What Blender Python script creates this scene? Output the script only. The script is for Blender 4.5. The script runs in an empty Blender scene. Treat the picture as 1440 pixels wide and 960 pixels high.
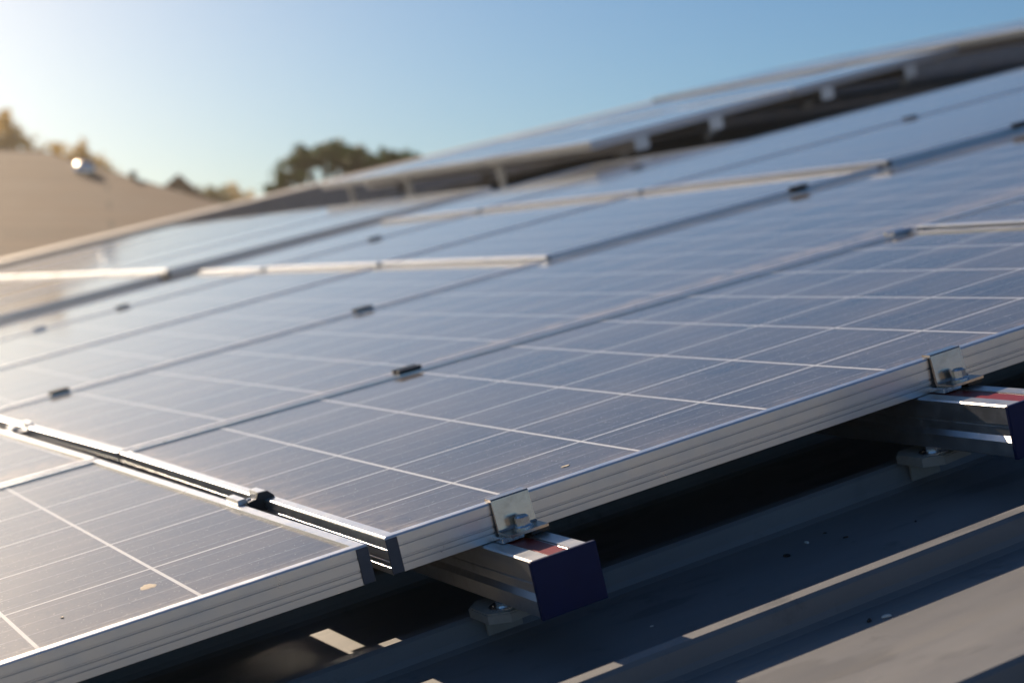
import bpy, bmesh, math, random
from mathutils import Vector, Matrix
SC = bpy.context.scene
COL = SC.collection
R = math.radians

# ------------------------------------------------------------------ frame of the pitched roof
# u runs up the slope, v runs level along the roof, n stands off the panel plane
THETA = R(14.282)
H0 = 5.0
MU = Vector((math.cos(THETA), 0, math.sin(THETA)))
MV = Vector((0, 1, 0))
MN = Vector((-math.sin(THETA), 0, math.cos(THETA)))
ROOF_ROT = Matrix((MU, MV, MN)).transposed().to_4x4()
def W(u, v, n=0.0):
    return MU*u + MV*v + MN*n + Vector((0, 0, H0))

# ------------------------------------------------------------------ camera
CAM_UVN = (-0.51865761, -1.55916945, 0.37)
CR = ((0.8780248758537735, -0.4232195752739607, -0.22351176364283726),
      (-0.25774583033062715, -0.024614702803941846, -0.9658991683150393),
      (0.40328576013662915, 0.9056927224558213, -0.1306954022147604))
def wdir(c):
    return (MU*c[0] + MV*c[1] + MN*c[2]).normalized()
cam = bpy.data.cameras.new('camera')
camera = bpy.data.objects.new('camera', cam)
COL.objects.link(camera)
cx, cy, cz = wdir(CR[0]), -wdir(CR[1]), -wdir(CR[2])
camera.matrix_world = Matrix.Translation(W(*CAM_UVN)) @ Matrix((cx, cy, cz)).transposed().to_4x4()
cam.sensor_width = 36.0
cam.lens = 36.0*2600/1440
cam.clip_start, cam.clip_end = 0.05, 4000
cam.dof.use_dof = True
cam.dof.focus_distance = 1.78
cam.dof.aperture_fstop = 6.0
cam.dof.aperture_blades = 0
SC.camera = camera
CAMP = W(*CAM_UVN)
def ray(px, py):
    """unit direction of a sight line, used only to survey where distant things stand"""
    x, y = (px-720)/2600.0, (py-480)/2600.0
    return (cx*x - cy*y - cz)
def at(px, py, depth):
    return CAMP + ray(px, py)*depth

# ------------------------------------------------------------------ light
SUN = wdir((-0.045, 1.0, 0.52))
el = math.asin(SUN.z); az = math.atan2(SUN.x, SUN.y)
world = bpy.data.worlds.new('World'); SC.world = world; world.use_nodes = True
wt = world.node_tree
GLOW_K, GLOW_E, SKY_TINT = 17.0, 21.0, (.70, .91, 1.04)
sky = wt.nodes.new('ShaderNodeTexSky')
sky.sky_type = 'NISHITA'; sky.sun_disc = False
sky.sun_elevation = el; sky.sun_rotation = az
sky.altitude = 50; sky.air_density = 1.0; sky.dust_density = 0.25; sky.ozone_density = 4.0
# golden sky glow added under the sun to warm panel reflections; slightly deeper blue
def wn(t, **kw):
    x = wt.nodes.new(t)
    for k, v in kw.items(): setattr(x, k, v)
    return x
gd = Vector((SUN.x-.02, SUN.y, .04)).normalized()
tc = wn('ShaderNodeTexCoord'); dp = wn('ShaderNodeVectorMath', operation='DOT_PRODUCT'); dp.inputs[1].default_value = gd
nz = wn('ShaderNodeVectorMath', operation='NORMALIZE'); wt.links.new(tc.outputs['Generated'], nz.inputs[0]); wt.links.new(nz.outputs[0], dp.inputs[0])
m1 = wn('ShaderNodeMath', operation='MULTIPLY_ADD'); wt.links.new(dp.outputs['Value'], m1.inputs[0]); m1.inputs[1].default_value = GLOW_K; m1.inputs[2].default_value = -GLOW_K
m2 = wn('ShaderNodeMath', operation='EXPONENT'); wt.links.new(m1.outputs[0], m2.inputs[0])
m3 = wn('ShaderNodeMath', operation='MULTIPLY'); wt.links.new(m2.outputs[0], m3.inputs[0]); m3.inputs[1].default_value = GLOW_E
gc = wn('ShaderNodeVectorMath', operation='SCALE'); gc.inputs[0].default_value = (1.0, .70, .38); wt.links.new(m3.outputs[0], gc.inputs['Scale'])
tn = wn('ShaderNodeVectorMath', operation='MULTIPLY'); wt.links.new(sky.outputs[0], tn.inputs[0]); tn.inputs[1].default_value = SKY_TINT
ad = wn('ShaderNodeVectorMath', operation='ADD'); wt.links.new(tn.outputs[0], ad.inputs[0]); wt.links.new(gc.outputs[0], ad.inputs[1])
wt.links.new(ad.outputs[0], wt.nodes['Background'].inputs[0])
wt.nodes['Background'].inputs[1].default_value = 0.046
sl = bpy.data.lights.new('sun', 'SUN'); sl.energy = 5.0; sl.angle = R(0.5); sl.color = (1.0, 0.80, 0.58)
so = bpy.data.objects.new('sun', sl); COL.objects.link(so)
so.rotation_mode = 'QUATERNION'; so.rotation_quaternion = SUN.to_track_quat('Z', 'Y'); so.location = (0, 0, 40)
SC.view_settings.view_transform = 'Standard'; SC.view_settings.look = 'None'
SC.view_settings.exposure = 0.72; SC.view_settings.gamma = 1.0; SC.view_settings.use_curve_mapping = False
SC.cycles.use_denoising = True
SC.cycles.max_bounces = 8

# ------------------------------------------------------------------ materials
class NT:
    def __init__(s, name):
        s.m = bpy.data.materials.new(name); s.m.use_nodes = True
        s.t = s.m.node_tree; s.b = s.t.nodes['Principled BSDF']
    def n(s, typ, **kw):
        x = s.t.nodes.new(typ)
        for k, v in kw.items(): setattr(x, k, v)
        return x
    def l(s, a, b): s.t.links.new(a, b)
    def val(s, sock, v):
        if hasattr(v, 'is_linked') or hasattr(v, 'links'): s.l(v, sock)
        else: sock.default_value = v
    def math(s, op, a, b=0.0, c=None):
        x = s.n('ShaderNodeMath', operation=op)
        s.val(x.inputs[0], a); s.val(x.inputs[1], b)
        if c is not None: s.val(x.inputs[2], c)
        return x.outputs[0]
    def mix(s, f, a, b):
        x = s.n('ShaderNodeMix', data_type='RGBA')
        s.val(x.inputs[0], f); s.val(x.inputs[6], a); s.val(x.inputs[7], b)
        return x.outputs[2]
    def coord(s, which='Object', scale=(1, 1, 1)):
        c = s.n('ShaderNodeTexCoord'); m = s.n('ShaderNodeMapping')
        m.inputs['Scale'].default_value = scale
        s.l(c.outputs[which], m.inputs[0]); return m.outputs[0]
    def noise(s, vec, scale, detail=4, rough=.55):
        x = s.n('ShaderNodeTexNoise'); s.l(vec, x.inputs['Vector'])
        x.inputs['Scale'].default_value = scale; x.inputs['Detail'].default_value = detail
        x.inputs['Roughness'].default_value = rough
        return x.outputs['Fac']
    def ramp(s, f, *stops):
        x = s.n('ShaderNodeValToRGB'); e = x.color_ramp.elements
        for i, (p, c) in enumerate(stops):
            if i > 1: e.new(p)
            e[i].position = p; e[i].color = c if len(c) == 4 else (*c, 1)
        s.l(f, x.inputs[0]); return x.outputs[0]
    def bump(s, h, strength, dist=.001):
        x = s.n('ShaderNodeBump'); x.inputs['Strength'].default_value = strength
        x.inputs['Distance'].default_value = dist
        s.l(h, x.inputs['Height']); s.l(x.outputs[0], s.b.inputs['Normal'])
def grey(v): return (v, v, v, 1)

def mat_metal(name, col, rough, metallic=1.0, streak=(2, 60, 60), var=.12, dirt=0.0):
    t = NT(name); v = t.coord('Object', streak)
    f = t.noise(v, 3.0, 5)
    v2 = t.coord('Object'); g = t.noise(v2, 45, 6, .65)
    c = t.mix(f, tuple(x*(1-var) for x in col)+(1,), tuple(min(1, x*(1+var)) for x in col)+(1,))
    if dirt:
        k = t.ramp(g, (.52, grey(0)), (.75, grey(dirt)))
        c = t.mix(k, c, (.30, .25, .19, 1))
        mm = t.math('SUBTRACT', metallic, k); t.l(mm, t.b.inputs['Metallic'])
    else:
        t.b.inputs['Metallic'].default_value = metallic
    t.l(c, t.b.inputs['Base Color'])
    r = t.math('MULTIPLY_ADD', g, .25, rough-.12); t.l(r, t.b.inputs['Roughness'])
    t.bump(f, .12, .0004)
    return t.m
def mat_plain(name, col, rough=.5, var=.2, scale=30, metallic=0, bump=.1, spec=.5):
    t = NT(name); g = t.noise(t.coord('Object'), scale, 6, .6)
    c = t.mix(g, tuple(x*(1-var) for x in col)+(1,), tuple(x*(1+var) for x in col)+(1,))
    t.l(c, t.b.inputs['Base Color']); t.b.inputs['Roughness'].default_value = rough
    t.b.inputs['Metallic'].default_value = metallic
    t.b.inputs['Specular IOR Level'].default_value = spec
    if bump: t.bump(g, bump, .002)
    return t.m

def mat_cells():
    t = NT('solar_cells')
    uv = t.n('ShaderNodeUVMap'); sep = t.n('ShaderNodeSeparateXYZ'); t.l(uv.outputs[0], sep.inputs[0])
    fu = t.math('FRACT', sep.outputs[0]); fv = t.math('FRACT', sep.outputs[1])
    lu = t.math('GREATER_THAN', t.math('ABSOLUTE', t.math('SUBTRACT', fu, .5)), .5-.0125)
    lv = t.math('GREATER_THAN', t.math('ABSOLUTE', t.math('SUBTRACT', fv, .5)), .5-.0105)
    line = t.math('MAXIMUM', lu, lv)
    # four bus bars along the slope in each cell, thin bright wires
    b = t.math('ABSOLUTE', t.math('SUBTRACT', t.math('FRACT', t.math('MULTIPLY', fv, 4.0)), .5))
    obj = t.coord('Object')
    dash = t.noise(t.coord('Object', (60, 9, 9)), 2.0, 3, .7)
    bus = t.math('MULTIPLY', t.math('LESS_THAN', b, .020), t.ramp(dash, (.33, grey(.10)), (.66, grey(.85))))
    # fine finger lines and drawn-out grain
    st = t.noise(t.coord('UV', (1.2, 46, 1)), 2.2, 4, .65)
    vor = t.n('ShaderNodeTexVoronoi'); t.l(t.coord('Object', (1, 1.0, 1)), vor.inputs['Vector']); vor.inputs['Scale'].default_value = 120
    grain = t.n('ShaderNodeSeparateColor'); t.l(vor.outputs['Color'], grain.inputs[0])
    cellid = t.n('ShaderNodeTexWhiteNoise', noise_dimensions='2D')
    fl = t.n('ShaderNodeVectorMath', operation='FLOOR'); t.l(uv.outputs[0], fl.inputs[0]); t.l(fl.outputs[0], cellid.inputs['Vector'])
    k = t.math('ADD', t.math('MULTIPLY', st, .55), t.math('MULTIPLY', grain.outputs[0], .25))
    k = t.math('ADD', k, t.math('MULTIPLY', cellid.outputs['Value'], .30))
    cell = t.ramp(k, (.12, (.006, .008, .012)), (.55, (.014, .018, .026)), (.95, (.036, .042, .052)))
    c = t.mix(bus, cell, (.42, .42, .43, 1))
    c = t.mix(line, c, (.74, .74, .72, 1))
    # dust film, blotches and specks
    d1 = t.ramp(t.noise(obj, 5.0, 6, .62), (.34, grey(.02)), (.74, grey(.24)))
    d2 = t.ramp(t.noise(t.coord('Object', (.55, 2.4, 1)), 330, 3, .8), (.50, grey(0)), (.80, grey(.40)))
    # grime washed down against the lower frame member and along the near one
    so_ = t.n('ShaderNodeSeparateXYZ'); t.l(obj, so_.inputs[0])
    gx = t.math('EXPONENT', t.math('MULTIPLY', t.math('SUBTRACT', so_.outputs[0], .012), -38.0))
    gy = t.math('EXPONENT', t.math('MULTIPLY', t.math('SUBTRACT', so_.outputs[1], .012), -75.0))
    blot = t.ramp(t.noise(t.coord('Object', (1, 1, 1)), 26, 6, .7), (.36, grey(0)), (.66, grey(.75)))
    grime = t.math('MULTIPLY', t.math('MINIMUM', t.math('ADD', gx, gy), 1.0), blot)
    # faint run marks left by rain down the slope
    runs = t.ramp(t.noise(t.coord('Object', (.7, 14, 1)), 4.0, 5, .65), (.55, grey(0)), (.75, grey(.16)))
    dust = t.math('MINIMUM', t.math('ADD', t.math('ADD', d1, d2), t.math('ADD', grime, runs)), .85)
    c = t.mix(dust, c, (.40, .31, .22, 1))
    sp = t.n('ShaderNodeTexVoronoi'); t.l(obj, sp.inputs['Vector']); sp.inputs['Scale'].default_value = 380
    big = t.n('ShaderNodeSeparateColor'); t.l(sp.outputs['Color'], big.inputs[0])
    speck = t.math('MULTIPLY', t.math('LESS_THAN', sp.outputs['Distance'], .22), t.math('GREATER_THAN', big.outputs[1], .945))
    c = t.mix(t.math('MULTIPLY', speck, .6), c, (.60, .53, .44, 1))
    t.l(c, t.b.inputs['Base Color'])
    r = t.math('ADD', t.math('MULTIPLY_ADD', dust, .13, .045), t.math('MULTIPLY', speck, .3))
    t.l(r, t.b.inputs['Roughness'])
    t.b.inputs['IOR'].default_value = 1.32
    t.b.inputs['Coat Weight'].default_value = 0.28; t.b.inputs['Coat Roughness'].default_value = .29
    t.b.inputs['Sheen Weight'].default_value = .12; t.b.inputs['Sheen Roughness'].default_value = .22; t.b.inputs['Sheen Tint'].default_value = (1, .92, .82, 1); t.b.inputs['Coat IOR'].default_value = 1.36
    t.bump(t.math('ADD', st, t.math('MULTIPLY', d2, 1.2)), .02, .0003)
    return t.m

def mat_roof():
    t = NT('painted_sheet_metal')
    o = t.coord('Object')
    a = t.noise(t.coord('Object', (.8, 2.2, 1)), 2.6, 6, .6)
    s = t.noise(o, 420, 3, .7)
    c = t.mix(t.ramp(a, (.35, grey(0)), (.7, grey(1))), (.135, .138, .146, 1), (.195, .198, .207, 1))
    c = t.mix(t.ramp(s, (.60, grey(0)), (.74, grey(.5))), c, (.12, .115, .105, 1))
    c = t.mix(t.ramp(t.noise(o, 14, 6, .7), (.58, grey(0)), (.70, grey(.45))), c, (.020, .022, .026, 1))
    run = t.noise(t.coord('Object', (.9, 26, 1)), 1.5, 5, .6)
    c = t.mix(t.ramp(run, (.50, grey(0)), (.72, grey(.30))), c, (.20, .19, .175, 1))
    wet = t.noise(t.coord('Object', (2.2, 6, 1)), 2.2, 4, .5)
    c = t.mix(t.ramp(wet, (.56, grey(0)), (.60, grey(.35))), c, (.050, .054, .062, 1))
    t.l(c, t.b.inputs['Base Color'])
    t.l(t.math('ADD', t.math('MULTIPLY_ADD', a, .20, .36), t.math('MULTIPLY', run, .10)), t.b.inputs['Roughness'])
    dent = t.noise(t.coord('Object', (1.2, 3, 1)), 3.0, 1, .4)
    b1 = t.n('ShaderNodeBump'); b1.inputs['Strength'].default_value = .5; b1.inputs['Distance'].default_value = .006
    t.l(dent, b1.inputs['Height'])
    b2 = t.n('ShaderNodeBump'); b2.inputs['Strength'].default_value = .14; b2.inputs['Distance'].default_value = .0008
    t.l(t.math('ADD', s, t.math('MULTIPLY', a, 3)), b2.inputs['Height']); t.l(b1.outputs[0], b2.inputs['Normal'])
    t.l(b2.outputs[0], t.b.inputs['Normal'])
    return t.m

M = {}
M['cells'] = mat_cells()
M['alu'] = mat_metal('anodised_aluminium', (.58, .605, .645), .31, .94, (1.2, 1.2, 60), .03, .07)
M['rail'] = mat_metal('mill_aluminium', (.60, .61, .63), .38, .95, (60, 2, 60), .12, .25)
M['steel'] = mat_metal('stainless_plate', (.56, .47, .40), .22, 1.0, (30, 30, 3), .18, .35)
M['zinc'] = mat_metal('zinc_plated_bolt', (.62, .66, .70), .26, 1.0, (40, 40, 40), .15)
M['polished'] = mat_plain('polished_steel', (.85, .80, .74), .24, .02, 5, 1.0, 0)
M['black'] = mat_plain('black_anodised', (.016, .018, .022), .32, .3, 60)
M['cap'] = mat_plain('navy_plastic', (.0015, .010, .062), .5, .25, 40, 0, .05, .22)
M['red'] = mat_plain('red_rubber_strip', (.20, .016, .018), .40, .3, 50)
M['key'] = mat_plain('dark_corner_key', (.045, .058, .085), .45, .2, 60)
M['rubber'] = mat_plain('grey_sealing_pad', (.34, .31, .28), .85, .25, 90, 0, .3)
M['back'] = mat_plain('white_backsheet', (.55, .55, .54), .6, .05)
M['roof'] = mat_roof()
M['flash'] = mat_plain('pale_flashing', (.30, .27, .25), .5, .15, 8)
M['fleck'] = mat_plain('pale_fleck', (.62, .60, .56), .8, .15, 200)
M['grit'] = mat_plain('dark_grit', (.014, .013, .012), .9, .3, 200)
M['dropping'] = mat_plain('dried_dropping', (.52, .45, .36), .9, .25, 160, 0, .4)
M['render_wall'] = mat_plain('plastered_wall', (.34, .29, .24), .85, .1, 3)
M['bark'] = mat_plain('bark', (.075, .055, .04), .95, .35, 12, 0, .5)
M['grass'] = mat_plain('dry_grass', (.085, .075, .055), .95, .35, .8, 0, 0)
def mat_tiles(name, a, b, course):
    t = NT(name); o = t.coord('Object')
    br = t.n('ShaderNodeTexBrick'); t.l(t.coord('UV'), br.inputs['Vector'])
    br.inputs['Scale'].default_value = 1.0; br.inputs['Brick Width'].default_value = 7.0; br.inputs['Row Height'].default_value = course
    br.inputs['Mortar Size'].default_value = .045; br.inputs['Mortar Smooth'].default_value = .6
    br.inputs['Color1'].default_value = (*a, 1); br.inputs['Color2'].default_value = (*b, 1)
    br.inputs['Mortar'].default_value = (*(x*.45 for x in a), 1)
    n = t.noise(o, 1.3, 6, .6)
    c = t.mix(t.ramp(n, (.35, grey(0)), (.75, grey(.4))), br.outputs['Color'], (.20, .17, .14, 1))
    t.l(c, t.b.inputs['Base Color']); t.b.inputs['Roughness'].default_value = .75
    t.bump(br.outputs['Fac'], -.5, .02)
    return t.m
M['tiles'] = mat_tiles('brown_roof_tiles', (.165, .10, .058), (.21, .13, .078), .62)
M['tiles_dark'] = mat_tiles('dark_red_roof_tiles', (.15, .085, .065), (.19, .11, .085), .5)
def mat_leaf(name, a, b, trans):
    t = NT(name)
    g = t.n('ShaderNodeObjectInfo'); n = t.noise(t.coord('Object'), 1.6, 3)
    n2 = t.noise(t.coord('Object'), 30, 2)
    c = t.mix(t.ramp(t.math('MULTIPLY_ADD', n2, .5, t.math('MULTIPLY', n, .5)), (.38, grey(0)), (.64, grey(1))), (*a, 1), (*b, 1))
    t.l(c, t.b.inputs['Base Color']); t.b.inputs['Roughness'].default_value = .55
    tr = t.n('ShaderNodeBsdfTranslucent'); t.l(c, tr.inputs[0])
    mx = t.n('ShaderNodeMixShader'); mx.inputs[0].default_value = trans
    out = t.t.nodes['Material Output']
    t.l(t.b.outputs[0], mx.inputs[1]); t.l(tr.outputs[0], mx.inputs[2]); t.l(mx.outputs[0], out.inputs[0])
    return t.m
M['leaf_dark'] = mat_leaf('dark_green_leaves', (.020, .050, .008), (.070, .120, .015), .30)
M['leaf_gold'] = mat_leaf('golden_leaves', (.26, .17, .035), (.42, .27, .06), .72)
M['leaf_yellow'] = mat_leaf('yellow_green_leaves', (.10, .10, .02), (.17, .15, .03), .5)

# ------------------------------------------------------------------ builders
def link(o, parent=None):
    COL.objects.link(o)
    if parent is not None: o.parent = parent
    return o
def tag(o, label=None, cat=None, group=None, kind=None):
    if label: o['label'] = label
    if cat: o['category'] = cat
    if group: o['group'] = group
    if kind: o['kind'] = kind
    return o
def thing(name, label, cat, uvn=None, group=None, world=None):
    o = bpy.data.objects.new(name, None); link(o); o.empty_display_size = .05
    if uvn is not None: o.matrix_world = Matrix.Translation(W(*uvn)) @ ROOF_ROT
    else: o.location = world
    return tag(o, label, cat, group)
def mesh_obj(name, bm, mats, parent=None, smooth=False, loc=None):
    me = bpy.data.meshes.new(name)
    bmesh.ops.recalc_face_normals(bm, faces=bm.faces[:])
    bm.to_mesh(me); bm.free()
    for m in (mats if isinstance(mats, (list, tuple)) else [mats]): me.materials.append(M[m])
    if smooth:
        for p in me.polygons: p.use_smooth = True
    o = bpy.data.objects.new(name, me); link(o, parent)
    if loc is not None: o.location = loc
    return o
def box(bm, x0, x1, y0, y1, z0, z1, bev=0.0, seg=2, mi=0):
    vs = [bm.verts.new(p) for p in ((x0, y0, z0), (x1, y0, z0), (x1, y1, z0), (x0, y1, z0), (x0, y0, z1), (x1, y0, z1), (x1, y1, z1), (x0, y1, z1))]
    fs = [bm.faces.new([vs[i] for i in f]) for f in ((3, 2, 1, 0), (4, 5, 6, 7), (0, 1, 5, 4), (1, 2, 6, 5), (2, 3, 7, 6), (3, 0, 4, 7))]
    for f in fs: f.material_index = mi
    if bev:
        es = list({e for f in fs for e in f.edges})
        bmesh.ops.bevel(bm, geom=es, offset=bev, segments=seg, affect='EDGES', profile=.6)
def prism(bm, ring, axis, a, b, cap=True, mi=0):
    """ring of 2D points extruded along axis (0,1,2) from a to b"""
    def P(p, t):
        q = [p[0], p[1]]; q.insert(axis, t); return q
    A = [bm.verts.new(P(p, a)) for p in ring]; B = [bm.verts.new(P(p, b)) for p in ring]
    k = len(ring)
    for i in range(k):
        f = bm.faces.new((A[i], A[(i+1) % k], B[(i+1) % k], B[i])); f.material_index = mi
    if cap:
        f = bm.faces.new(A[::-1]); f.material_index = mi
        f = bm.faces.new(B); f.material_index = mi
def cyl(bm, c, r, z0, z1, seg=20, r2=None, rot=0.0):
    r2 = r if r2 is None else r2
    A = [bm.verts.new((c[0]+r*math.cos(rot+2*math.pi*i/seg), c[1]+r*math.sin(rot+2*math.pi*i/seg), z0)) for i in range(seg)]
    B = [bm.verts.new((c[0]+r2*math.cos(rot+2*math.pi*i/seg), c[1]+r2*math.sin(rot+2*math.pi*i/seg), z1)) for i in range(seg)]
    for i in range(seg): bm.faces.new((A[i], A[(i+1) % seg], B[(i+1) % seg], B[i]))
    bm.faces.new(A[::-1]); bm.faces.new(B)
def tube(bm, pts, radii, seg=7):
    rings = []
    for i, p in enumerate(pts):
        p = Vector(p)
        d = (Vector(pts[min(i+1, len(pts)-1)]) - Vector(pts[max(i-1, 0)])).normalized()
        a = d.orthogonal().normalized(); b = d.cross(a)
        rings.append([bm.verts.new(p + (a*math.cos(2*math.pi*k/seg) + b*math.sin(2*math.pi*k/seg))*radii[i]) for k in range(seg)])
    for A, B in zip(rings, rings[1:]):
        for k in range(seg): bm.faces.new((A[k], A[(k+1) % seg], B[(k+1) % seg], B[k]))
    bm.faces.new(rings[0][::-1]); bm.faces.new(rings[-1])
def bolt_bm(c, z, s=1.0, nut=True):
    """flange hex bolt standing on z"""
    bm = bmesh.new()
    cyl(bm, c, .0098*s, z, z+.0016*s, 28)
    cyl(bm, c, .0082*s, z+.0016*s, z+.0030*s, 28, .0072*s)
    cyl(bm, c, .0075*s, z+.0030*s, z+.0105*s, 6, None, .3)
    cyl(bm, c, .0062*s, z+.0105*s, z+.0120*s, 20, .0050*s)
    return bm

# ------------------------------------------------------------------ the roof under everything
PAN, RIBTOP = -.136, -.108
RIBS = [.058 + .283*k for k in range(-9, 58)]
U0, U1, V0, V1 = -2.4, 10.2, -2.45, 16.3
building = thing('building', 'large building with dark grey ribbed metal roof that carries all the solar panels', 'building', (0, 0, 0))
def build_roof():
    bm = bmesh.new()
    prof = [(V0, PAN)]
    for c in RIBS:      # c = upper front edge of a rib
        if c - .03 < V0 or c + .05 > V1: continue
        prof += [(c-.030, PAN), (c-.012, PAN+.0012), (c-.0045, PAN+.0045), (c-.002, PAN+.010), (c-.0005, RIBTOP-.0035), (c+.003, RIBTOP), (c+.019, RIBTOP), (c+.0225, RIBTOP-.0035), (c+.025, PAN+.010), (c+.029, PAN+.003), (c+.040, PAN)]
    prof.append((V1, PAN))
    us = [U0 + (U1-U0)*i/24 for i in range(25)]
    rows = [[bm.verts.new((u, v, n)) for v, n in prof] for u in us]
    for A, B in zip(rows, rows[1:]):
        for i in range(len(prof)-1): bm.faces.new((A[i], B[i], B[i+1], A[i+1]))
    return bm
mesh_obj('roof_sheet', build_roof(), 'roof', building)
bm = bmesh.new()
ring = [(V1-.06, PAN-.10), (V1+.05, PAN-.22), (V1+.07, PAN-.22), (V1+.07, PAN+.040), (V1+.055, PAN+.052), (V1-.55, PAN+.040), (V1-.56, PAN+.031), (V1-.06, PAN+.0305)]
prism(bm, ring, 0, U0-.03, U1+.02)
mesh_obj('verge_flashing', bm, 'flash', building)
bm = bmesh.new()
prism(bm, [(U1-.12, PAN+.022+.02), (U1+.10, PAN+.03), (U1+.16, PAN-.12), (U1+.13, PAN-.12), (U1+.08, PAN+.012), (U1-.12, PAN+.034)], 1, V0, V1-.12)
mesh_obj('ridge_capping', bm, 'roof', building)
def build_walls():
    bm = bmesh.new()
    pts = [(U0+.25, V0+.25), (U1, V0+.25), (U1, V1-.12), (U0+.25, V1-.12)]
    inv = (Matrix.Translation(W(0, 0, 0)) @ ROOF_ROT).inverted()
    top = [W(u, v, PAN-.03) for u, v in pts]
    A = [bm.verts.new(inv @ p) for p in top]
    B = [bm.verts.new(inv @ Vector((p.x, p.y, -.1))) for p in top]
    for i in range(4): bm.faces.new((A[i], A[(i+1) % 4], B[(i+1) % 4], B[i]))
    return bm
mesh_obj('wall', build_walls(), 'render_wall', building)

# ground far below the roof
bm = bmesh.new()
g = 14
gv = [[bm.verts.new((-300+600*i/g, -250+600*j/g, 0)) for j in range(g+1)] for i in range(g+1)]
for i in range(g):
    for j in range(g): bm.faces.new((gv[i][j], gv[i+1][j], gv[i+1][j+1], gv[i][j+1]))
tag(mesh_obj('ground', bm, 'grass'), kind='structure')

# ------------------------------------------------------------------ solar panels
FRAME = [(.0120, -.0030), (.0119, 0), (.0020, 0), (.0006, -.0005), (0, -.0018), (0, -.0095), (.0010, -.0100), (.0010, -.0113), (0, -.0118), (0, -.0215),
         (.0012, -.0222), (.0012, -.0234), (.0004, -.0239), (.0004, -.0274), (.0014, -.0279), (.0014, -.0288), (.0004, -.0293), (.0004, -.0360),
         (.0160, -.0360), (.0160, -.0345), (.0024, -.0345), (.0024, -.0052), (.0120, -.0052)]
def inset(poly, d):
    out = []; k = len(poly)
    for i in range(k):
        p, q, r = Vector(poly[i-1]), Vector(poly[i]), Vector(poly[(i+1) % k])
        e1 = (q-p).normalized(); e2 = (r-q).normalized()
        n1 = Vector((-e1.y, e1.x)); n2 = Vector((-e2.y, e2.x))
        m = (n1+n2); m /= (1+n1.dot(n2))
        out.append(q + m*d)
    return out
def panel(corners, label, group, n=0.0, uvmap=None, caps=True):
    """corners: lower-near, upper-near, upper-far, lower-far as (u, v)"""
    o = corners[0]
    t = thing('solar_panel', label, 'solar panel', (o[0], o[1], n), group)
    P = [(c[0]-o[0], c[1]-o[1]) for c in corners]
    bm = bmesh.new()
    rings = []
    for d, h in FRAME:
        rings.append([bm.verts.new((q.x, q.y, h)) for q in inset(P, d)])
    k = len(rings)
    for a in range(k):
        A, B = rings[a], rings[(a+1) % k]
        for i in range(4): bm.faces.new((A[i], A[(i+1) % 4], B[(i+1) % 4], B[i]))
    fr = mesh_obj('frame', bm, 'alu', t)
    if caps:
        for sgn, c in ((1, P[0]), (-1, P[1])):
            bm = bmesh.new()
            x0, x1 = sorted((c[0]+sgn*.0002, c[0]+sgn*.0120))
            box(bm, x0, x1, c[1]-.0012, c[1]+.0016, -.0357, -.0022, .0004, 1)
            mesh_obj('corner_key', bm, 'key', fr)
    # the glass sheet with the cells, a thin slab
    G = inset(P, .006)
    bm = bmesh.new(); uvl = bm.loops.layers.uv.new('UVMap')
    L = (Vector(P[1])-Vector(P[0])).length; Wd = (Vector(P[3])-Vector(P[0])).length
    nu, nv = max(1, round((L-.024)/.155)), max(1, round((Wd-.024)/.165))
    K = 8; grid = []
    def uvof(q, s, r):
        if uvmap: return ((q.x+o[0]-uvmap[0])/uvmap[1], (q.y+o[1]-uvmap[2])/uvmap[3])
        return ((s*(L)-.012)/(L-.024)*nu, (r*Wd-.012)/(Wd-.024)*nv)
    for i in range(K+1):
        row = []
        for j in range(K+1):
            s, r = i/K, j/K
            q = G[0].lerp(G[1], s).lerp(G[3].lerp(G[2], s), r)
            row.append((bm.verts.new((q.x, q.y, -.0026)), uvof(q, s, r)))
        grid.append(row)
    for i in range(K):
        for j in range(K):
            four = (grid[i][j], grid[i+1][j], grid[i+1][j+1], grid[i][j+1])
            f = bm.faces.new([x[0] for x in four])
            for lp, x in zip(f.loops, four): lp[uvl].uv = x[1]
    b = [bm.verts.new((q.x, q.y, -.0050)) for q in G]
    f = bm.faces.new(b[::-1]); f.material_index = 1
    me = bpy.data.meshes.new('glass'); bm.to_mesh(me); bm.free()
    me.materials.append(M['cells']); me.materials.append(M['back'])
    link(bpy.data.objects.new('glass', me), t)
    return t
G = .0075
s0 = lambda u: .025 - .008*u
s1 = lambda u: 1.051 - .080*u
s2 = lambda u: 2.081 - .035*u
s3 = lambda u: 3.025 + .023*u
s4 = lambda u: 4.035 + .014*u
s5 = lambda u: 4.62 + .13*u
def cols(a, b, ua, ub):
    """panel between seam functions a (near) and b (far), row edges ua and ub as functions of v or numbers"""
    fa = ua if callable(ua) else (lambda v: ua)
    fb = ub if callable(ub) else (lambda v: ub)
    def pt(s, f, off):
        u = 0.0
        for _ in range(4): v = s(u)+off; u = f(v)
        return (u, s(u)+off)
    return [pt(a, fa, G if a is not s0 else 0), pt(a, fb, G if a is not s0 else 0), pt(b, fb, -G), pt(b, fa, -G)]
MAIN = 'panels of the large near array'
p1 = panel(cols(s0, s1, lambda v: .017-.008*v, 1.337), 'nearest blue solar panel held by two end clamps on its near edge', MAIN, uvmap=(0, .152, 0.0, .1733))
ll = panel(cols(s0, s1, -1.34, lambda v: 0-.020*v), 'dusty solar panel at the lower left with a pale round stain near its edge', MAIN, uvmap=(-.0075, .1475, .044, .1835))
panel(cols(s0, s1, 1.353, 2.70), 'solar panel upslope of the nearest one, just showing at the right edge', MAIN, .005)
panel(cols(s1, s2, -1.34, lambda v: -.020-.028*(v-1.07)), 'small visible corner of a panel at the left edge, behind the dusty lower one', MAIN)
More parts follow.
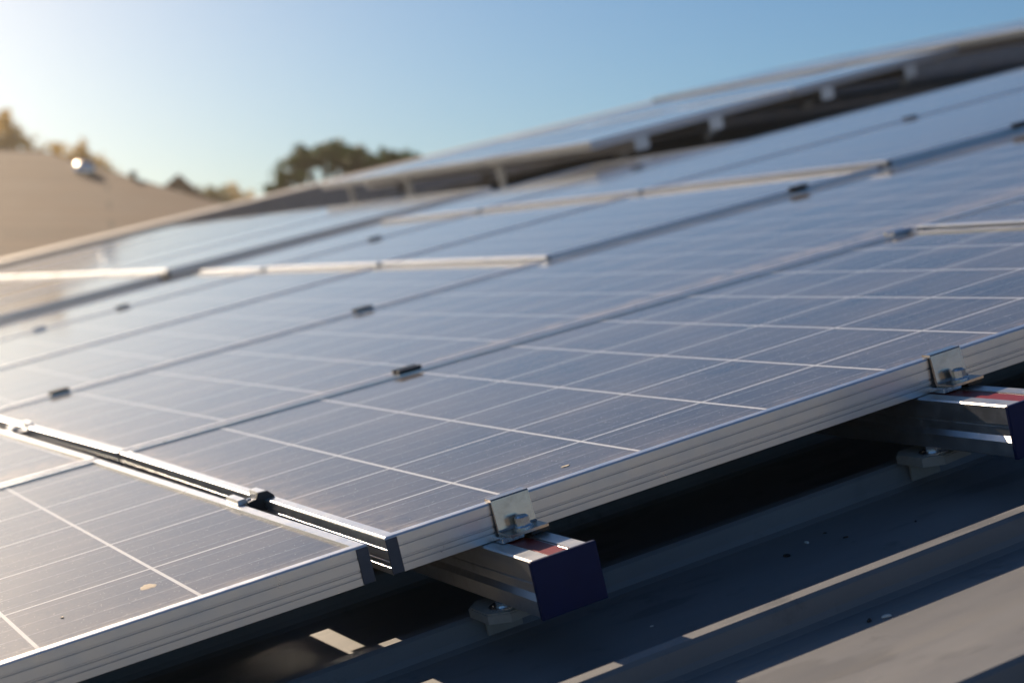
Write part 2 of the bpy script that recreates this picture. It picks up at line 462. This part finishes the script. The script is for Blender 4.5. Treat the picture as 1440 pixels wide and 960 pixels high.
panel(cols(s1, s2, lambda v: .008-.028*(v-1.07), 2.92), 'long solar panel directly behind the nearest panel, three dark clamps along it', MAIN)
panel(cols(s2, s3, -.12, 1.194), 'third-row solar panel, downslope part with warm golden reflection at left', MAIN)
panel(cols(s2, s3, 1.210, lambda v: 2.245-.072*v), 'third-row solar panel between the two bright cross frames', MAIN, .008)
panel(cols(s2, s3, lambda v: 2.262-.072*v, 4.1), 'third-row solar panel upslope of the upper bright cross frame', MAIN, .016)
panel(cols(s3, s4, -.12, 1.188), 'fourth-row solar panel, lowest part at the left under the lower bright cross frame', MAIN)
panel(cols(s3, s4, 1.204, lambda v: 2.20-.058*v), 'fourth-row solar panel between the two bright cross frames', MAIN, .008)
panel(cols(s3, s4, lambda v: 2.216-.058*v, 4.45), 'fourth-row solar panel reaching highest up the slope beside the bare roof', MAIN, .016)
panel(cols(s4, s5, -.12, 1.178), 'golden far-row solar panel at the left of the lower bright cross frame', MAIN)
panel(cols(s4, s5, 1.194, lambda v: 2.16-.050*v), 'far-row solar panel beside the dark gap, between bright cross frames', MAIN, .008)
panel(cols(s4, s5, lambda v: 2.176-.050*v, lambda v: 3.66-.15*v), 'last far-row solar panel with its tan upper end against the bare roof', MAIN, .016)
A2 = 'panels of the second array beyond the dark gap'
for k, nm in enumerate(('nearest', 'second', 'third', 'fourth', 'farthest')):
    a = 5.26+1.02*k; b = a+1.005
    if k < 4: panel([(-.1, a), (1.185, a), (1.185, b), (-.1, b)], f'lower panel of the bright array beyond the dark gap, {nm} column from it', A2, .004)
    panel([(1.203, a), (2.60, a+.02), (2.60, b+.02), (1.203, b)], f'upper panel of the bright array beyond the dark gap, {nm} column from it', A2, .014)
A3 = 'panels of the raised array on the upper roof'
e3 = lambda u: 4.45+.24*u
w3 = lambda u: (8.55+.03*(u-4)-e3(u))/3
for k, nm in enumerate(('near', 'middle', 'far')):
    for (ua, ub, row) in ((3.02, 4.22, 'lower'), (4.24, 5.42, 'upper')):
        c = [(u, e3(u)+k*w3(u)+(.008 if k else 0) if q == 0 else e3(u)+(k+1)*w3(u)-.008) for u, q in ((ua, 0), (ub, 0), (ub, 1), (ua, 1))]
        panel(c, f'{nm} {row} panel of the raised array on the upper roof against the sky', A3, .100, caps=False)
A4 = 'panels of the topmost array'
for k, nm in enumerate(('rightmost', 'second from right', 'third from right', 'fourth from right', 'leftmost')):
    a = 4.2+1.0*k
    panel([(5.66, a), (6.66, a), (6.66, a+1.005), (5.66, a+1.005)], f'{nm} panel of the topmost array along the skyline', A4, .112, caps=False)

# dried marks on the glass belong to their panels
def blob_bm(rx, ry, h, seed, k=26):
    rnd = random.Random(seed); bm = bmesh.new()
    ph = [rnd.uniform(0, 6.28) for _ in range(3)]
    rr = [1+.16*math.sin(2*a+ph[0])+.10*math.sin(3*a+ph[1])+.07*math.sin(7*a+ph[2]) for a in (2*math.pi*i/k for i in range(k))]
    lo = [bm.verts.new((rx*rr[i]*math.cos(2*math.pi*i/k), ry*rr[i]*math.sin(2*math.pi*i/k), 0)) for i in range(k)]
    up = [bm.verts.new((.8*rx*rr[i]*math.cos(2*math.pi*i/k), .8*ry*rr[i]*math.sin(2*math.pi*i/k), h)) for i in range(k)]
    for i in range(k): bm.faces.new((lo[i], lo[(i+1) % k], up[(i+1) % k], up[i]))
    bm.faces.new(up); bm.faces.new(lo[::-1])
    return bm
def on_panel(t, u, v):
    i = t.matrix_world.inverted() @ W(u, v, 0); return (i.x, i.y, -.00255)
mesh_obj('dried_stain', blob_bm(.0065, .013, .0003, 3), 'dropping', ll, loc=on_panel(ll, -.178, .152))
mesh_obj('dried_stain', blob_bm(.0045, .0035, .0006, 8), 'dropping', p1, loc=on_panel(p1, .239, .083))
mesh_obj('dried_stain', blob_bm(.0016, .003, .0008, 5), 'dropping', ll, loc=on_panel(ll, -.263, .139))

# ------------------------------------------------------------------ mounting rails
def rail_profile(w=.029, h=.052):
    half = [(.0115, 0), (.0275, 0), (w, -.0015), (w, -.0195), (w-.002, -.0205), (w-.002, -.0222), (w-.0005, -.0230), (w-.0005, -.0315), (w+.004, -.0365), (w+.004, -.0505), (w+.0025, -h)]
    right = [(x, z) for x, z in half]
    left = [(-x, z) for x, z in half][::-1]
    return [(.0095, -.003)] + [(.0115, -.0015)] + right + left + [(-.0115, -.0015), (-.0095, -.003)]
def foot(parent, x, y, seed=0):
    """sealing pad with washers and a threaded stud, under a rail; x,y local, stands on a rib"""
    zr = RIBTOP-RAILTOP        # local height of the rib top below the rail top
    bm = bmesh.new()
    ring = [(x-.025, y-.024), (x-.008, y-.040), (x+.030, y-.036), (x+.036, y-.012), (x+.036, y+.030), (x-.012, y+.034), (x-.025, y+.020)]
    prism(bm, ring, 2, zr+.0008, zr+.0105)
    es = [e for e in bm.edges if abs(e.verts[0].co.z-e.verts[1].co.z) < 1e-6 and e.verts[0].co.z > zr+.009]
    bmesh.ops.bevel(bm, geom=es, offset=.0015, segments=2, affect='EDGES')
    f = mesh_obj('foot', bm, 'rubber', parent)
    bm = bmesh.new(); box(bm, x-.012, x+.026, y+.0165, y+.0203, PAN-RAILTOP+.006, zr+.0006, .001)
    mesh_obj('rib_clip', bm, 'rubber', f)
    bm = bmesh.new()
    c = (x-.001, y-.016)
    cyl(bm, c, .0165, zr+.0105, zr+.0124, 30); cyl(bm, c, .0130, zr+.0124, zr+.0142, 30, .0122)
    cyl(bm, c, .0098, zr+.0142, -.0525, 6)
    mesh_obj('bolt', bm, 'zinc', f)
    return f
RAILTOP = -.0368
def rail(u, v0, v1, label, feet, group, top=RAILTOP, capmat='cap'):
    t = thing('mounting_rail', label, 'mounting rail', (u, v0, top), group)
    L = v1-v0
    bm = bmesh.new(); prism(bm, rail_profile(), 1, .0, L)
    mesh_obj('beam', bm, 'rail', t)
    bm = bmesh.new(); box(bm, -.0094, .0094, .0, L, -.0029, -.0008)
    mesh_obj('channel_strip', bm, 'red', t)
    bm = bmesh.new(); box(bm, -.0338, .0338, -.0042, .0012, -.0535, .0012, .0015, 3)
    mesh_obj('end_cap', bm, capmat, t)
    for k, fv in enumerate(feet): foot(t, -.020, fv-v0-.036, k)
    return t
MR = 'mounting rails under the near array'
ribmid = lambda k: .058+.283*k+.012
rail(.137, -.088, 4.82, 'near aluminium mounting rail with dark blue end cap and red strip', [ribmid(0), ribmid(4), ribmid(8), ribmid(12), ribmid(16)], MR)
rail(.652, -.126, 4.82, 'aluminium mounting rail at the right edge, its blue end cap cut by the frame', [ribmid(0), ribmid(4), ribmid(8), ribmid(12), ribmid(16)], MR)
rail(-.70, -.088, 4.82, 'aluminium mounting rail hidden below the lower left panel', [ribmid(0), ribmid(8), ribmid(16)], MR)
UR = 'mounting rails under the raised array'
for u, nm in ((3.30, 'lowest'), (3.74, 'second lowest'), (4.46, 'third'), (5.05, 'highest')):
    v = e3(u)+.012
    rail(u, v, 8.45, f'{nm} rail end poking out under the raised array on the upper roof', [ribmid(round((v+.1-.07)/.283)), ribmid(round((v+1.5)/.283)), ribmid(round((v+2.6)/.283))], UR, top=.100-.0368, capmat='rail')
TR = 'mounting rails under the topmost array'
for u, nm in ((5.92, 'lower'), (6.40, 'upper')):
    rail(u, 4.1, 9.1, f'{nm} rail below the topmost array along the skyline', [ribmid(15), ribmid(20), ribmid(25), ribmid(30)], TR, top=.112-.0368, capmat='rail')
def leg(u, v, label, h=.192):
    t = thing('support_bracket', label, 'bracket', (u, v, PAN), 'brackets holding the lower edge of the raised array')
    bm = bmesh.new(); box(bm, -.03, .03, -.05, .05, 0, .008, .0015); mesh_obj('base_plate', bm, 'rail', t)
    bm = bmesh.new(); box(bm, -.004, .004, -.035, .035, .008, h, .001); mesh_obj('upright', bm, 'rail', t)
    bm = bmesh.new(); box(bm, -.03, .03, -.035, .035, h, h+.006, .001); mesh_obj('top_plate', bm, 'rail', t)
for v, nm in ((8.15, 'farthest'), (7.35, 'middle'), (6.4, 'nearest')):
    leg(3.06, .058+.283*round((v-.058)/.283)-.11, f'{nm} small metal bracket under the lower edge of the raised array')

# ------------------------------------------------------------------ clamps
def end_clamp(u, label, w=.040):
    v = s0(u)
    t = thing('end_clamp', label, 'end clamp', (u, v, 0), 'end clamps on the near edge')
    # one bent strip: lip over the frame, upright, flange towards the viewer
    T = .0026; zf = RAILTOP+.0062
    ring = [(.0105, .0006), (.0105, .0006+T), (-.0012-T*.5, .0006+T), (-.0012-T, .0006+T*.5), (-.0012-T-.0030, zf+T+.0016), (-.0012-T-.0048, zf+T), (-.0330, zf+T), (-.0330, zf), (-.0012-T*.8-.0015, zf), (-.0012-.0020, zf+.0016), (-.0012, .0002), (-.0006, .0006)]
    bm = bmesh.new(); prism(bm, ring, 0, -w/2, w/2)
    mesh_obj('plate', bm, 'steel', t)
    mesh_obj('bolt', bolt_bm((.001, -.0180), zf+T, 1.0), 'zinc', t)
    bm = bmesh.new(); box(bm, -w/2-.005, -.0015, -.022, .004, RAILTOP+.0004, zf-.0003, .0006, 1)
    mesh_obj('channel_nut', bm, 'zinc', t)
    bm = bmesh.new(); box(bm, .004, w/2+.003, -.026, .004, RAILTOP+.0004, zf-.0003, .0006, 1)
    mesh_obj('channel_nut', bm, 'black', t)
    return t
end_clamp(.146, 'bent steel end clamp with bolt above the rail with the red strip, catching orange light')
end_clamp(.668, 'grey steel end clamp with bolt near the right edge of the picture')
def mid_clamp(u, v, along_u, label, mat, L=.037, half=.0150, gap=.0055, n=0.0):
    t = thing('mid_clamp', label, 'mid clamp', (u, v, n), 'mid clamps between panels')
    T = .0026
    ring = [(-half, .0006), (-half, .0030), (-half+.0012, .0036+T), (-gap-.001, .0036+T), (-gap, .003), (-gap+.0012, -.004), (gap-.0012, -.004), (gap, .003), (gap+.001, .0036+T), (half-.0012, .0036+T), (half, .0030), (half, .0006), (gap+.0006, .0006), (gap-.0006, -.0065), (-gap+.0006, -.0065), (-gap-.0006, .0006)]
    bm = bmesh.new()
    if along_u: prism(bm, ring, 0, -L/2, L/2)
    else: prism(bm, ring, 1, -L/2, L/2)
    mesh_obj('bridge', bm, mat, t)
    bm = bolt_bm((0, 0), -.004, .42)
    mesh_obj('bolt', bm, 'zinc', t)
    return t
mid_clamp(.449, s1(.449), True, 'sharpest dark clamp on the seam behind the nearest panel', 'black')
mid_clamp(1.322, s1(1.322), True, 'small clamp where the pale cross frame meets the first seam, at right', 'alu')
mid_clamp(.134, s2(.134), True, 'dark clamp on the second seam near the left edge', 'black')
mid_clamp(.775, s2(.775), True, 'dark clamp on the second seam near the middle of the picture', 'black')
mid_clamp(1.862, s2(1.862), True, 'dark clamp on the second seam right of the middle', 'black', n=0.008)
mid_clamp(2.509, s2(2.509), True, 'dark clamp on the second seam at the right edge', 'black', n=0.016)
mid_clamp(3.03, s3(3.03), True, 'blurred dark clamp on the third seam at upper right', 'black', n=0.016)
mid_clamp(.477, s4(.477), True, 'faint blurred clamp in the golden glare at the far left', 'alu')
mid_clamp(.737, s4(.737), True, 'blurred clamp in the golden far row at left', 'black')
mid_clamp(1.59, s4(1.59), True, 'small blurred dark clamp on the far seam, left of centre', 'black', n=0.008)
mid_clamp(2.599, s4(2.599), True, 'small blurred dark clamp on the far seam, right of centre', 'black', n=0.016)
mc = mid_clamp(.0045, .409, False, 'silver clamp bridging the open gap between the two nearest panels', 'alu', .045, .019, .0085)
bm = bmesh.new(); prism(bm, [(-.0095+.009*0, -.012), (.0205, -.012), (.0212, .002), (.0150, .0085), (.0040, .0090), (.0005, .0030), (-.0085, .0020)], 1, -.0290, -.0232)
mesh_obj('rubber_end', bm, 'black', mc)
mid_clamp(-.0165, 1.68, False, 'sunlit clamp on the bright cross gap at the left edge', 'alu', .05, .019, .0085)

# ------------------------------------------------------------------ litter on the roof
def fleck(u, v, r, label, mat, seed, z=PAN):
    t = mesh_obj('litter_fleck', blob_bm(r, r*.6, r*.28, seed, 9), mat)
    t.matrix_world = Matrix.Translation(W(u, v, z+.0006)) @ ROOF_ROT @ Matrix.Rotation(seed*1.3, 4, 'Z')
    tag(t, label, 'litter', 'flecks lying on the dark roof')
fleck(.441, -.003, .0040, 'pale fleck on the dark roof below the middle of the long panel edge', 'fleck', 1)
fleck(.340, -.268, .0048, 'pale fleck at the foot of the sunlit rib, at lower right', 'fleck', 2)
fleck(.326, -.262, .0040, 'dark crumb beside the pale fleck at the foot of the sunlit rib', 'grit', 3)
fleck(.016, -.030, .0055, 'pale fleck in front of the foot rib, left of the near rail', 'fleck', 4)
fleck(.215, -.075, .0022, 'tiny pale fleck right of the near rail end cap', 'fleck', 5)
fleck(.405, -.020, .0050, 'black crumb left of the pale fleck on the shaded roof', 'grit', 6)
fleck(.470, -.030, .0028, 'black crumb right of the pale fleck on the shaded roof', 'grit', 7)
fleck(.535, -.060, .0022, 'black speck below the second rail on the shaded roof', 'grit', 8)
fleck(.470, .006, .0022, 'black speck close above the pale fleck on the roof', 'grit', 9)

# ------------------------------------------------------------------ houses beyond the roof edge
def face_uv(bm, uvl, pts, mi, du):
    """planar face with uv in metres along its eave direction"""
    vs = [bm.verts.new(p) for p in pts]
    f = bm.faces.new(vs); f.material_index = mi
    d = Vector(du).normalized(); nn = f.normal if f.normal.length else None
    f.normal_update(); e = f.normal.cross(d).normalized()
    for lp in f.loops: lp[uvl].uv = (lp.vert.co.dot(d), lp.vert.co.dot(e))
def hip_house(name, centre, heading, half_len, half_dep, eave, ridge, hip, label, tile, gable=False):
    t = thing(name, label, 'house', None, None, world=(centre[0], centre[1], 0)); t.rotation_euler = (0, 0, heading)
    a, d = half_len, half_dep
    bm = bmesh.new(); uvl = bm.loops.layers.uv.new('UVMap')
    k = 0 if gable else hip
    r0, r1 = (-a+k, 0, ridge), (a-k, 0, ridge)
    o = .35
    dz = o*(ridge-eave)/d
    e = [(-a-(0 if gable else o), -d-o, eave-dz), (a+(0 if gable else o), -d-o, eave-dz), (a+(0 if gable else o), d+o, eave-dz), (-a-(0 if gable else o), d+o, eave-dz)]
    face_uv(bm, uvl, [e[0], e[1], r1, r0], 0, (1, 0, 0))
    face_uv(bm, uvl, [e[2], e[3], r0, r1], 0, (-1, 0, 0))
    if not gable:
        face_uv(bm, uvl, [e[1], e[2], r1], 0, (0, 1, 0)); face_uv(bm, uvl, [e[3], e[0], r0], 0, (0, -1, 0))
    me = bpy.data.meshes.new('roof'); bmesh.ops.solidify(bm, geom=bm.faces[:], thickness=-.12); bm.to_mesh(me); bm.free(); me.materials.append(M[tile])
    rf = link(bpy.data.objects.new('roof', me), t)
    bm = bmesh.new(); box(bm, -a, a, -d, d, 0, eave-.02)
    if gable:
        for x in (-a, a):
            f = bm.faces.new([bm.verts.new(p) for p in ((x, -d, eave-.02), (x, d, eave-.02), (x, 0, ridge-.14))])
    mesh_obj('wall', bm, 'render_wall', t)
    bm = bmesh.new(); tube(bm, [(r0[0]-.05, 0, ridge+.03), (r1[0]+.05, 0, ridge+.03)], [.11, .11], 8)
    if not gable:
        for p, q in ((r0, e[0]), (r0, e[3]), (r1, e[1]), (r1, e[2])): tube(bm, [p, (q[0], q[1], q[2]+.05)], [.10, .10], 8)
    mesh_obj('ridge_tiles', bm, tile, rf)
    return t, rf
camz = CAMP.z
# the brown hipped roof on the left, seen just above our own roof edge
q = at(70, 409, 31); cA = (q.x, q.y)
hd = ray(100, 409); headA = math.atan2(hd.y, hd.x)-math.pi/2
hA = 2.22
houseA, roofA = hip_house('neighbour_house', (cA[0]-2.6*math.cos(headA), cA[1]-2.6*math.sin(headA)), headA, 8.4, 8.6, camz-.1, camz+hA, 5.9,
    'neighbouring house with plain brown hipped roof at the left edge', 'tiles')
bpy.context.view_layer.update()
invA = houseA.matrix_world.inverted()
def on_roofA(px, py):
    """where a sight line meets the front slope or the hip of that roof, in the house's own frame"""
    d0 = 20.0
    while d0 < 45:
        p = invA @ at(px, py, d0)
        zr = camz+hA-max((hA+.1)*abs(p.y)/8.6, (hA+.1)*(abs(p.x)-2.5)/5.9)
        if p.z <= zr: break
        d0 += .02
    return p
p = on_roofA(187, 262)
bm = bmesh.new(); cyl(bm, (p.x, p.y), .05, p.z-.1, p.z+.20, 14); cyl(bm, (p.x, p.y), .10, p.z+.20, p.z+.24, 14, .02)
mesh_obj('vent_pipe', bm, 'bark', roofA)
p = on_roofA(118, 253)
bm = bmesh.new(); bmesh.ops.create_uvsphere(bm, u_segments=48, v_segments=32, radius=.17)
for v_ in bm.verts: v_.co += Vector((p.x, p.y, p.z+.14))
cyl(bm, (p.x, p.y), .05, p.z-.1, p.z+.05, 14)
mesh_obj('vent_cowl', bm, 'polished', roofA, smooth=True)
q = at(252, 409, 46)
hd = ray(252, 409); headB = math.atan2(hd.y, hd.x)
hip_house('small_gabled_house', (q.x, q.y), headB, 3.6, 1.7, camz+1.15, camz+46*(409-266)/2600, 0, 'small dark gabled house whose peak shows right of the brown roof', 'tiles_dark', True)

# ------------------------------------------------------------------ trees
def tree(name, base_xy, z_top, clumps, label, leaf, seed, leaf_size, per, trunk_r=.16, group=None, cat='tree'):
    """clumps: world points and radii of leaf clusters; the trunk and limbs run up to them"""
    rnd = random.Random(seed)
    t = thing(name, label, cat, None, group, world=(base_xy[0], base_xy[1], 0))
    b = Vector((base_xy[0], base_xy[1], 0))
    bm = bmesh.new()
    zmin = min(c[0].z-c[1] for c in clumps)
    fork = Vector((0, 0, max(1.2, zmin*.72)))
    tube(bm, [(0, 0, -.1), (.05, .02, fork.z*.5), fork], [trunk_r*1.3, trunk_r, trunk_r*.8], 9)
    for c, r in clumps:
        e = c-b; m = fork.lerp(e, .5)+Vector((rnd.uniform(-.15, .15), rnd.uniform(-.15, .15), -.10*(e-fork).length))
        tube(bm, [fork, m, e], [trunk_r*.55, trunk_r*.32, trunk_r*.10], 6)
        for _ in range(3):
            q = e+Vector((rnd.gauss(0, 1), rnd.gauss(0, 1), rnd.gauss(0, .8)))*r*.6
            tube(bm, [m.lerp(e, .7), q], [trunk_r*.14, trunk_r*.05], 5)
    mesh_obj('trunk', bm, 'bark', t, smooth=True)
    bm = bmesh.new()
    for c, r in clumps:
        e = c-b
        sub = [e+Vector((rnd.gauss(0, .5), rnd.gauss(0, .5), rnd.gauss(0, .42)))*r for _ in range(7)]
        for _ in range(int(per*(r/.4)**1.6)):
            s = rnd.choice(sub)
            p = s+Vector((rnd.gauss(0, 1), rnd.gauss(0, 1), rnd.gauss(0, .8)))*r*.24
            L = leaf_size*rnd.uniform(.6, 1.3); wd = L*.42
            a = Vector((rnd.gauss(0, 1), rnd.gauss(0, 1), rnd.gauss(0, .7))).normalized()
            s2_ = a.orthogonal().normalized(); s2_.rotate(Matrix.Rotation(rnd.uniform(0, 6.28), 3, a))
            k = a.cross(s2_)
            v = [bm.verts.new(p+x) for x in (-a*L*.5, s2_*wd*.5+k*wd*.12, a*L*.5, -s2_*wd*.5+k*wd*.12)]
            bm.faces.new(v)
    mesh_obj('crown', bm, leaf, t)
    return t
def clump_list(pts, depth, seed, spread):
    rnd = random.Random(seed); out = []
    for px, py, pr in pts:
        for k in range(2):
            d = depth+rnd.uniform(-spread, spread)
            out.append((at(px+rnd.uniform(-3, 3), py+rnd.uniform(-2, 2), d), pr/2600*depth))
    return out
D = 33
cl = clump_list([(384, 276, 12), (392, 262, 14), (404, 247, 16), (420, 231, 18), (434, 222, 17), (452, 219, 17), (466, 210, 14), (480, 216, 17), (497, 216, 15), (503, 230, 17), (520, 231, 16),
                 (536, 228, 15), (552, 222, 13), (566, 228, 14), (580, 229, 11), (592, 229, 8), (530, 243, 15), (556, 240, 15), (490, 236, 13), (512, 248, 13), (470, 228, 11), (580, 243, 12)], D, 4, 1.0)
q = at(500, 409, D)
tree('umbrella_tree', (q.x, q.y), 0, cl, 'dark green spreading tree with sky gaps in the middle of the skyline', 'leaf_dark', 11, .10, 950, .12)
D = 52
q = at(8, 409, D); cl = clump_list([(-24, 190, 24), (-6, 185, 22), (8, 175, 14), (10, 198, 22), (26, 192, 15), (36, 206, 13), (-10, 212, 26), (14, 216, 18), (8, 160, 7)], D, 7, 1.3)
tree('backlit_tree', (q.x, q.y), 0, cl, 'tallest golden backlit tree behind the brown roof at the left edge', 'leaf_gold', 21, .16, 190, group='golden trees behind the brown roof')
D = 50
q = at(80, 409, D); cl = clump_list([(70, 222, 12), (80, 208, 11), (88, 224, 14), (72, 235, 12), (100, 222, 10), (114, 208, 11), (120, 222, 14), (108, 234, 14), (128, 232, 11), (95, 240, 12)], D, 9, 1.0)
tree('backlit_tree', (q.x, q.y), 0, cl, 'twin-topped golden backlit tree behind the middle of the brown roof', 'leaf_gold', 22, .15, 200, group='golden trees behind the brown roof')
D = 54
q = at(152, 409, D); cl = clump_list([(140, 224, 9), (148, 232, 10), (156, 240, 10), (144, 244, 12), (162, 250, 8), (134, 238, 10)], D, 10, .8)
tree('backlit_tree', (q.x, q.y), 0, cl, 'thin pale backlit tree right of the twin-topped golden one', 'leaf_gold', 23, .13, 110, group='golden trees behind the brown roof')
D = 64
q = at(300, 409, D); cl = clump_list([(284, 274, 9), (296, 270, 10), (308, 274, 11), (298, 284, 12), (314, 284, 10)], D, 12, .8)
tree('yellow_green_bush', (q.x, q.y), 0, cl, 'small yellow-green bush low on the skyline right of the gabled house', 'leaf_yellow', 24, .16, 260, cat='bush')
D = 90
for i, (x, y, r, lb) in enumerate(((330, 272, 12, 'hazy grey-brown tree top just right of the yellow-green bush'), (352, 280, 10, 'hazy grey-brown tree top next to the roof flashing, left of the dark tree'))):
    q = at(x, 409, D); cl = clump_list([(x, y, r), (x-9, y+5, r*.8), (x+9, y+6, r*.8), (x, y+12, r)], D, 30+i, 1.0)
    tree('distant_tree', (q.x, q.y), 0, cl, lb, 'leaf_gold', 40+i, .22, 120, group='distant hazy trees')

# ------------------------------------------------------------------ the air
bm = bmesh.new(); box(bm, -305, 305, -255, 355, -1, 10.9)
me = bpy.data.meshes.new('haze'); bmesh.ops.recalc_face_normals(bm, faces=bm.faces[:]); bm.to_mesh(me); bm.free()
hm = bpy.data.materials.new('haze'); hm.use_nodes = True
ht = hm.node_tree; ht.nodes.remove(ht.nodes['Principled BSDF'])
pv = ht.nodes.new('ShaderNodeVolumePrincipled'); pv.inputs['Color'].default_value = (1, .88, .70, 1)
pv.inputs['Density'].default_value = .0017; pv.inputs['Anisotropy'].default_value = .84
ht.links.new(pv.outputs[0], ht.nodes['Material Output'].inputs['Volume'])
me.materials.append(hm)
tag(link(bpy.data.objects.new('haze', me)), kind='stuff')
